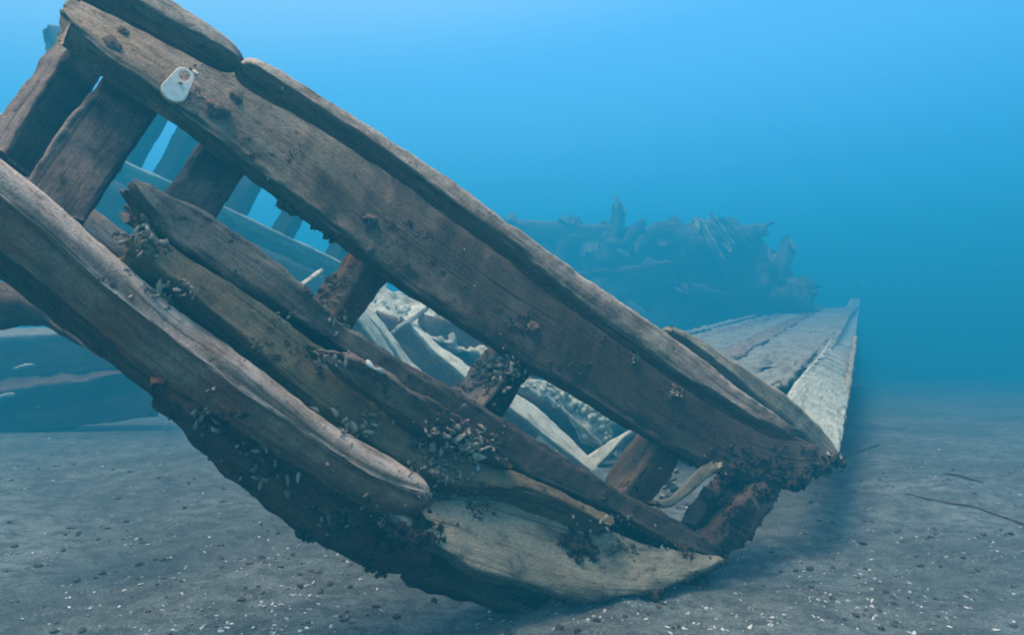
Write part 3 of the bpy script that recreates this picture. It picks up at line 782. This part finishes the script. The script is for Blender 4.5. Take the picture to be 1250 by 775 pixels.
knob(265, 135, 0.015, 'rusted bolt head near the white tag', 0.8)
knob(288, 118, 0.012, 'small rusted bolt head near the broken rail joint', 0.7)
knob(135, 55, 0.014, 'rusted bolt head at the upper left end')
knob(150, 38, 0.009, 'small dark bolt head at the upper left end')
knob(452, 268, 0.013, 'encrusted bolt head in the middle of the plank', 0.8)
knob(452, 305, 0.008, 'small white topped bolt head')
knob(650, 400, 0.014, 'greenish bolt head above the mussel post', 0.8)
knob(118, 85, 0.009, 'rusted bolt head on the lower edge at the left end')

# ================================================================== TAG
def make_tag():
    m, n, l, b = new_mat('white_tag_metal')
    v = n.new('ShaderNodeTexCoord').outputs['Object']
    f = ntex(n, l, v, 90, 4, 0.7, 0.0, 0.4, 0.7)
    l.new(mixc(n, l, f, (0.95, 0.90, 0.80), (0.74, 0.66, 0.52)), b.inputs['Base Color']); b.inputs['Roughness'].default_value = 0.45
    m2, n2, l2, b2 = new_mat('tag_edge_colour_fringe')
    b2.inputs['Base Color'].default_value = (0.45, 0.30, 0.10, 1); b2.inputs['Roughness'].default_value = 0.6  # yellow lens fringing put into the colour of the tag edge
    h = hit(216, 108)
    loc, nn = h
    # axes in the plane of the tag: long axis towards the upper right of the photograph
    up = (P(240, 72, loc.y) - P(202, 132, loc.y)).normalized()
    nn = (nn + Vector((0, -0.3, 0))).normalized()
    up = (up - nn * up.dot(nn)).normalized(); rt = up.cross(nn).normalized()
    K = 48; outer, hole = [], []
    s_ = 0.00142
    for i in range(K):
        th = 2 * math.pi * i / K
        x, y = math.cos(th), math.sin(th)
        wid = 15.5 if y < 0 else 15.5 - 5.0 * y * y
        if y > 0: outer.append((x * 10.5, 14 + y * 10.5))
        else: outer.append((x * 13.5, -12 + y * 13.5))
        hole.append((x * 5.6, 13.5 + y * 6.8))
    def w(p, z): return loc + nn * (0.009 + z) + rt * p[0] * s_ + up * p[1] * s_
    th_ = 0.0045
    V = [w(p, th_) for p in outer] + [w(p, th_) for p in hole] + [w((p[0] * 1.0, p[1]), 0) for p in outer] + [w(p, 0) for p in hole]
    V += [w((p[0] * 0.94, p[1] * 0.96), th_ + 0.0012) for p in outer] + [w((p[0] * 1.12, 13.5 + (p[1] - 13.5) * 1.12), th_ + 0.0012) for p in hole]
    F = []
    for i in range(K):
        j = (i + 1) % K
        F += [(i, j, 4 * K + j, 4 * K + i), (4 * K + i, 4 * K + j, 5 * K + j, 5 * K + i), (5 * K + i, 5 * K + j, K + j, K + i)]
        F += [(K + i, K + j, 3 * K + j, 3 * K + i), (2 * K + i, 3 * K + i, 3 * K + j, 2 * K + j)]
        
    t = empty('metal_tag', loc, 'small white tag with an oval hole fastened to the upper left of the main plank', 'tag')
    link_mesh('plate', V, F, m, t, smooth=False)
    E = []; EV = []
    for i in range(K):
        j = (i + 1) % K
        EV += [w((outer[i][0] * 1.03, outer[i][1] * 1.02), -0.001)]
    for i in range(K): EV += [w((outer[i][0] * 1.03, outer[i][1] * 1.02), th_ * 0.8)]
    for i in range(K): EV += [w((outer[i][0] * 0.98, outer[i][1] * 0.98), th_ * 0.95)]
    for i in range(K):
        j = (i + 1) % K
        E += [(i, j, K + j, K + i), (K + i, K + j, 2 * K + j, 2 * K + i)]
    link_mesh('rim', EV, E, m2, t)
    V, F = blob_mesh([w((0.5, 1.5), th_ + 0.001)], [0.0028], sub=2, rough=0.1)
    link_mesh('rivet', V, F, m2, t)
    V, F = blob_mesh([w((6, 27), 0.002), w((9, 26), 0.003), w((12, 23), 0.002)], [0.0035, 0.004, 0.003], sub=2, rough=0.4)
    link_mesh('nail', V, F, m, t)
make_tag()

# ================================================================== MUSSELS
def mussel_mesh(name, mat):
    V, F = [], []
    nu, nv = 9, 10
    for i in range(nu):
        f = i / (nu - 1)
        x = (f - 0.5)
        w = 0.30 * math.sin(math.pi * min(1, f * 0.92 + 0.08)) ** 0.55 * (0.35 + 0.75 * f) * (1 - max(0, f - 0.75) ** 2 * 5)
        hgt = w * 0.72
        curve = 0.07 * math.sin(math.pi * f)
        for j in range(nv):
            th = 2 * math.pi * j / nv
            a, b = math.cos(th), math.sin(th)
            ridge = 1.0 - 0.25 * abs(a) ** 6       # sharp shell margin
            V.append((x, a * w * 1.05 + curve, b * hgt * (1 - 0.45 * abs(a) ** 3)))
    for i in range(nu - 1):
        for j in range(nv):
            a0 = i * nv + j; a1 = i * nv + (j + 1) % nv
            F.append((a0, a0 + nv, a1 + nv, a1))
    F.append(tuple(range(nv))); F.append(tuple(range((nu - 1) * nv, nu * nv))[::-1])
    me = bpy.data.meshes.new(name); me.from_pydata(V, [], F); me.polygons.foreach_set('use_smooth', [True] * len(me.polygons)); me.materials.append(mat)
    return me
def mussel_mat(name, c1, c2, rings=55):
    m, n, l, b = new_mat(name)
    tcx = n.new('ShaderNodeTexCoord'); wv = n.new('ShaderNodeTexWave'); wv.inputs['Scale'].default_value = rings / 10; wv.inputs['Distortion'].default_value = 2.5
    wv.inputs['Detail'].default_value = 2
    l.new(tcx.outputs['Object'], wv.inputs['Vector'])
    oi = n.new('ShaderNodeObjectInfo')
    cc = mixc(n, l, wv.outputs['Fac'], c1, c2)
    cc = mixc(n, l, 1.0, cc, mixc(n, l, oi.outputs['Random'], (0.45, 0.45, 0.45), (1.3, 1.3, 1.25)), 'MULTIPLY')
    l.new(cc, b.inputs['Base Color']); b.inputs['Roughness'].default_value = 0.45; b.inputs['Specular IOR Level'].default_value = 0.35
    return m
MU = [mussel_mesh('mussel_brown', mussel_mat('mussel_brown_shell', (0.10, 0.078, 0.058), (0.44, 0.37, 0.28))),
      mussel_mesh('mussel_cream', mussel_mat('mussel_cream_shell', (0.17, 0.135, 0.09), (0.52, 0.44, 0.32))),
      mussel_mesh('mussel_white', mussel_mat('mussel_white_shell', (0.34, 0.33, 0.28), (0.78, 0.78, 0.72)))]
cnt = [0]
M['mussel_bed'] = simple_mat('small_mussels', (0.07, 0.052, 0.04), (0.46, 0.38, 0.28), 130, 0.3, 0.5)
def mussel(px, py, kind, size, label, group=None, flat=False):
    h = hit(px, py)
    if not h: return
    loc, n_ = h
    o = bpy.data.objects.new('mussel', MU[kind]); COL.objects.link(o)
    up = (n_ * (1.0 if flat else 0.45) + Vector(rng.normal(0, 0.5, 3)) * (0.15 if flat else 1)).normalized()
    q = up.to_track_quat('Z' if flat else 'X', 'Y')
    q = Quaternion(up, rng.uniform(0, 6.28)) @ q
    o.rotation_mode = 'QUATERNION'; o.rotation_quaternion = q
    o.scale = (size, size * rng.uniform(0.85, 1.15), size)
    o.location = loc + n_ * size * (0.12 if flat else 0.32)
    tag(o, label, 'mussel', group)
    cnt[0] += 1
# (x, y, spread x, spread y, number, kinds, size, label)
clumps = [
    (602, 455, 20, 16, 44, (0, 1, 1), 0.021, 'brown striped mussel in the clump on the post left of the pale plank gap'),
    (562, 538, 26, 18, 50, (0, 1, 1, 0), 0.022, 'mussel in the dense clump where the long dark beam meets the olive beam'),
    (535, 575, 22, 12, 22, (0, 0, 1), 0.018, 'small mussel in the clump beside the blunt end of the big beam'),
    (585, 618, 7, 7, 10, (0, 0, 1), 0.016, 'small dark mussel in the round clump on the sandy lowest plank'),
    (550, 603, 24, 3, 12, (0, 1), 0.015, 'small mussel in the row along the top edge of the sandy lowest plank'),
    (178, 290, 14, 12, 20, (0, 1, 0), 0.019, 'brown mussel in the clump at the broken upper end of the long beam'),
    (210, 355, 18, 8, 12, (0, 1), 0.018, 'mussel in the seam above the pink beam near its upper end'),
    (440, 520, 24, 10, 14, (1, 0), 0.019, 'mussel in the seam between pink beam and olive beam, lower half'),
    (415, 375, 18, 22, 12, (0, 1), 0.014, 'small mussel on the rusty post'),
    (345, 390, 22, 8, 6, (1, 0), 0.013, 'small mussel in the seam above the olive beam'),
    (400, 440, 14, 5, 8, (1, 0, 0), 0.017, 'mussel in the dark hollow of the long beam'),
    (300, 560, 45, 25, 12, (0, 0, 1), 0.019, 'mussel on the shaded hull plank under the big beam'),
    (245, 500, 10, 14, 8, (0, 1), 0.018, 'mussel hanging at the left edge of the shaded hull plank'),
    (820, 475, 10, 8, 8, (1, 0), 0.017, 'mussel in the clump under the cap rail near its lower end'),
    (775, 437, 6, 6, 5, (1, 0), 0.016, 'mussel in the small clump under the cap rail, nearer the middle'),
    (850, 590, 24, 14, 14, (0, 0, 1), 0.016, 'small mussel on the dark lower right end beside the forked wood'),
    (750, 640, 35, 8, 10, (0, 1), 0.015, 'small mussel along the lower edge of the long beam'),
    (640, 455, 12, 8, 6, (0, 1), 0.016, 'mussel under the lower edge of the main plank'),
    (420, 640, 40, 20, 6, (0, 0), 0.016, 'dark mussel below the big beam in the shade'),
]
for (x, y, sx, sy, n_, kinds, size, lab) in clumps:
    for _ in range(n_):
        my = y + rng.normal(0, sy * 0.75); mk = kinds[rng.integers(0, len(kinds))]
        l2 = lab[lab.index('mussel'):]; l2 = ('pale ' if mk else 'brown ') + ('upper ' if my < y else 'lower ') + l2
        mussel(x + rng.normal(0, sx * 0.75), my, mk, size * rng.uniform(0.7, 1.2), l2, l2.replace('mussel', 'mussels', 1))
# the smaller mussels of the same beds, too many to tell apart
V, F = [], []
for (x, y, sx, sy, n_, kinds, size, lab) in clumps:
    for _ in range(int(n_ * 1.6)):
        h = hit(x + rng.normal(0, sx), y + rng.normal(0, sy))
        if not h: continue
        up = (h[1] * 0.5 + Vector(rng.normal(0, 0.5, 3))).normalized(); q = Quaternion(up, rng.uniform(0, 6.28)) @ up.to_track_quat('X', 'Y')
        sz = size * rng.uniform(0.35, 0.75); c = h[0] + h[1] * sz * 0.3; k = len(V)
        V += [tuple(q @ (v.co * sz) + c) for v in MU[0].vertices]; F += [tuple(i + k for i in p.vertices) for p in MU[0].polygons]
tag(link_mesh('mussel_bed', V, F, M['mussel_bed']), 'small brown mussels packed between the larger ones all over the near wreck', 'mussels', kind='stuff')
for (x, y, k, s_, lab) in ((452, 446, 2, 0.023, 'upper left one of the two white mussels in the hollow of the long beam'),
                           (462, 453, 2, 0.021, 'lower right one of the two white mussels in the hollow of the long beam'),
                           (390, 438, 2, 0.014, 'white mussel at the left end of the dark hollow in the long beam'),
                           (408, 440, 2, 0.013, 'second white mussel from the left end of the dark hollow in the long beam'),
                           (582, 570, 2, 0.022, 'bright white gaping mussel below the dense clump'),
                           (584, 555, 1, 0.030, 'large pale green mussel directly above the bright white one'),
                           (585, 538, 1, 0.022, 'pale mussel at the upper right of the dense clump'),
                           (384, 499, 1, 0.019, 'single pale mussel on the top edge of the pink beam at its middle'),
                           (420, 512, 1, 0.016, 'upper pale mussel of the pair on the lower top edge of the pink beam'),
                           (424, 520, 1, 0.018, 'lower pale mussel of the pair on the lower top edge of the pink beam'),
                           (202, 375, 2, 0.011, 'tiny white mussel on the pink beam below the seam clump'),
                           (192, 357, 1, 0.022, 'long pale mussel at the upper end of the seam on the pink beam'),
                           (206, 364, 1, 0.020, 'stout pale mussel lying in the seam just below the long one'),
                           (246, 505, 2, 0.013, 'white mussel on the shaded hull plank near its left edge'),
                           (262, 525, 2, 0.016, 'white elongated mussel lower on the shaded hull plank'),
                           (364, 582, 2, 0.020, 'cluster of white shell pieces under the pink beam'),
                           (335, 565, 1, 0.014, 'pale mussel above the white shell pieces under the pink beam'),
                           (423, 642, 2, 0.012, 'pale mussel in the darkest shade below the pink beam'),
                           (345, 108, 2, 0.006, 'tiny white speck of shell on the cap rail'),
                           (774, 436, 2, 0.013, 'bluish white mussel under the cap rail'),
                           (822, 476, 2, 0.014, 'bluish white mussel under the lower end of the cap rail')):
    mussel(x, y, k, s_, lab, flat=True)

# ================================================================== SEABED SHELLS, GRAVEL, TWIGS
M['shell'] = simple_mat('shell_white', (0.2, 0.2, 0.19), (0.72, 0.73, 0.72), 28, 0.2, 0.5)
M['pebble'] = simple_mat('dark_pebble', (0.035, 0.03, 0.03), (0.13, 0.11, 0.10), 80, 0.3)
def shard(V, F, x, y, r):
    z = ground_h(x, y)
    k = len(V); a = rng.uniform(0, 6.28); tx, ty = rng.normal(0, 0.5), rng.normal(0, 0.5); asp = rng.uniform(0.35, 0.8)
    n_ = 6
    V.append((x, y, z + r * 0.5))
    for i in range(n_):
        t = 2 * math.pi * i / n_
        q = r * rng.uniform(0.7, 1.1); ux, uy = math.cos(t) * q, math.sin(t) * q * asp
        X = ux * math.cos(a) - uy * math.sin(a); Y = ux * math.sin(a) + uy * math.cos(a)
        V.append((x + X, y + Y, z + r * 0.18 + X * tx * 0.5 + Y * ty * 0.5))
    for i in range(n_):
        F.append((k, k + 1 + i, k + 1 + (i + 1) % n_))
def scatter_pts(n_, ymax=3.2):
    pts = []
    while len(pts) < n_:
        y = rng.uniform(1.12, ymax) if rng.random() < 0.75 else rng.uniform(1.12, 1.9); x = rng.uniform(-0.85, 0.85) * y
        dens = 0.30 + 1.2 * nz(x * 3.3, y * 3.3, 20) + 1.0 * nz(x * 11, y * 11, 5)
        if rng.random() < dens: pts.append((x, y))
    return pts
V, F = [], []
for x, y in scatter_pts(2600): shard(V, F, x, y, 0.0011 + 0.0055 * rng.random() ** 2.5)
for _ in range(260):
    g0 = (rng.normal(-0.62, 0.2), 1.16 + abs(rng.normal(0, 0.16)))
    if rng.random() < 0.5: g0 = (rng.normal(0.5, 0.25), 1.2 + abs(rng.normal(0, 0.25)))
    for _ in range(rng.integers(1, 4)): shard(V, F, g0[0] + rng.normal(0, 0.006), g0[1] + rng.normal(0, 0.006), rng.uniform(0.0015, 0.0065))
tag(link_mesh('shell_fragments', V, F, M['shell'], smooth=False), 'tiny white shell fragments strewn over the sand', 'shell fragments', kind='stuff')
cs, rs = [], []
for x, y in scatter_pts(1500):
    r = 0.0012 + 0.008 * rng.random() ** 3; cs.append((x, y, ground_h(x, y) + r * 0.2)); rs.append(r)
V, F = blob_mesh(cs, rs, sub=1, rough=0.5, squash=0.6)
tag(link_mesh('gravel', V, F, M['pebble'], smooth=False), 'small dark pebbles and grit on the sand', 'gravel', kind='stuff')
def gpt(px, py):
    d = P(px, py, 1.0) - EYE; k = CAM_H / -d.z; return EYE + d * k
shell_me = MU[2]
lst = [(15, 735), (28, 752), (85, 740), (72, 768), (108, 752), (145, 742), (152, 722), (172, 716), (204, 688), (222, 732), (200, 745), (246, 748), (302, 710), (345, 742), (382, 716), (350, 755), (30, 600), (120, 625), (125, 570), (180, 660),
       (1045, 742), (1098, 756), (1128, 732), (1176, 680), (980, 650), (1000, 640), (1062, 692), (1222, 724), (950, 700), (915, 770), (940, 765), (1216, 764), (1184, 700), (1130, 725), (90, 605), (200, 600), (60, 515), (165, 530), (128, 580), (375, 770)]
for i, (px, py) in enumerate(lst):
    g = gpt(px, py); o = bpy.data.objects.new('shell', shell_me); COL.objects.link(o)
    o.location = (g.x, g.y, ground_h(g.x, g.y) + 0.002); s_ = rng.uniform(0.009, 0.015); o.scale = (s_, s_, s_ * 0.6)
    o.rotation_euler = (rng.normal(0, 0.3), rng.normal(0, 0.3), rng.uniform(0, 6.28))
    if px < 600: tag(o, 'white half shell lying on the sand left of the wreck', 'shell', 'white shells on the sand left of the wreck')
    else: tag(o, 'white half shell lying on the sand right of the wreck', 'shell', 'white shells on the sand right of the wreck')

def twig(name, label, pts, r, mat):
    G = [gpt(*p) for p in pts]
    st = []
    for i, g in enumerate(G):
        g.z = ground_h(g.x, g.y) + r * 0.8 + 0.003 * abs(nz(i * 1.7, 3, 1))
        st.append((g, Vector((0, 0, r * 2)), Vector((0.3, 0.95, 0)) * r * 2))
    o = timber(name, mat, st, nv=8, p=2, lump=r * 0.3, amp=r * 0.15, ragged=0, step=0.015, taper_end=(0.02, 0.02)); tag(o, label, 'twig'); return o
twig('twig', 'long thin dark twig lying on the sand at the right edge', [(1105, 606), (1130, 614), (1160, 618), (1185, 622), (1215, 632), (1250, 642), (1290, 650)], 0.0035, M['dark'])
twig('twig', 'faint thin twig on the sand close behind the right tip of the wreck', [(1026, 548), (1045, 540), (1062, 532), (1075, 526)], 0.006, M['dark'])
twig('twig', 'short faint dark twig on the far sand right of the wreck', [(1150, 575), (1170, 580), (1200, 588)], 0.005, M['dark'])

# drifting specks in the water
cs, rs = [], []
for _ in range(800):
    d = rng.uniform(1.0, 4.5); q = P(rng.uniform(-60, 1310), rng.uniform(-60, 560), d)
    if q.z > 0.1: cs.append(q); rs.append(0.0004 + 0.0010 * rng.random() ** 3)
V, F = blob_mesh(cs, rs, sub=1, rough=0.6)
tag(link_mesh('drifting_specks', V, F, M['shell']), 'tiny pale specks drifting in the open water', 'particles', kind='stuff')

# ================================================================== HAZE
def haze():
    x0, x1, y0, y1, z0, z1 = -78, 78, -48, 78, -7.6, 3.3
    V = [(x, y, z) for x in (x0, x1) for y in (y0, y1) for z in (z0, z1)]
    F = [(0, 1, 3, 2), (4, 6, 7, 5), (0, 4, 5, 1), (2, 3, 7, 6), (0, 2, 6, 4), (1, 5, 7, 3)]
    m = bpy.data.materials.new('blue_water_haze'); m.use_nodes = True
    n = m.node_tree.nodes; l = m.node_tree.links; n.clear()
    o = n.new('ShaderNodeOutputMaterial'); v = n.new('ShaderNodeVolumePrincipled')
    v.inputs['Color'].default_value = (0.03, 0.575, 1.0, 1)
    v.inputs['Density'].default_value = 0.16
    v.inputs['Anisotropy'].default_value = 0.15
    l.new(v.outputs[0], o.inputs['Volume'])
    ob = link_mesh('haze', V, F, m, smooth=False); ob['kind'] = 'stuff'; ob['label'] = 'blue hazy lake water that swallows everything far away'
haze()
print('mussels', cnt[0], 'objects', len(S.objects))
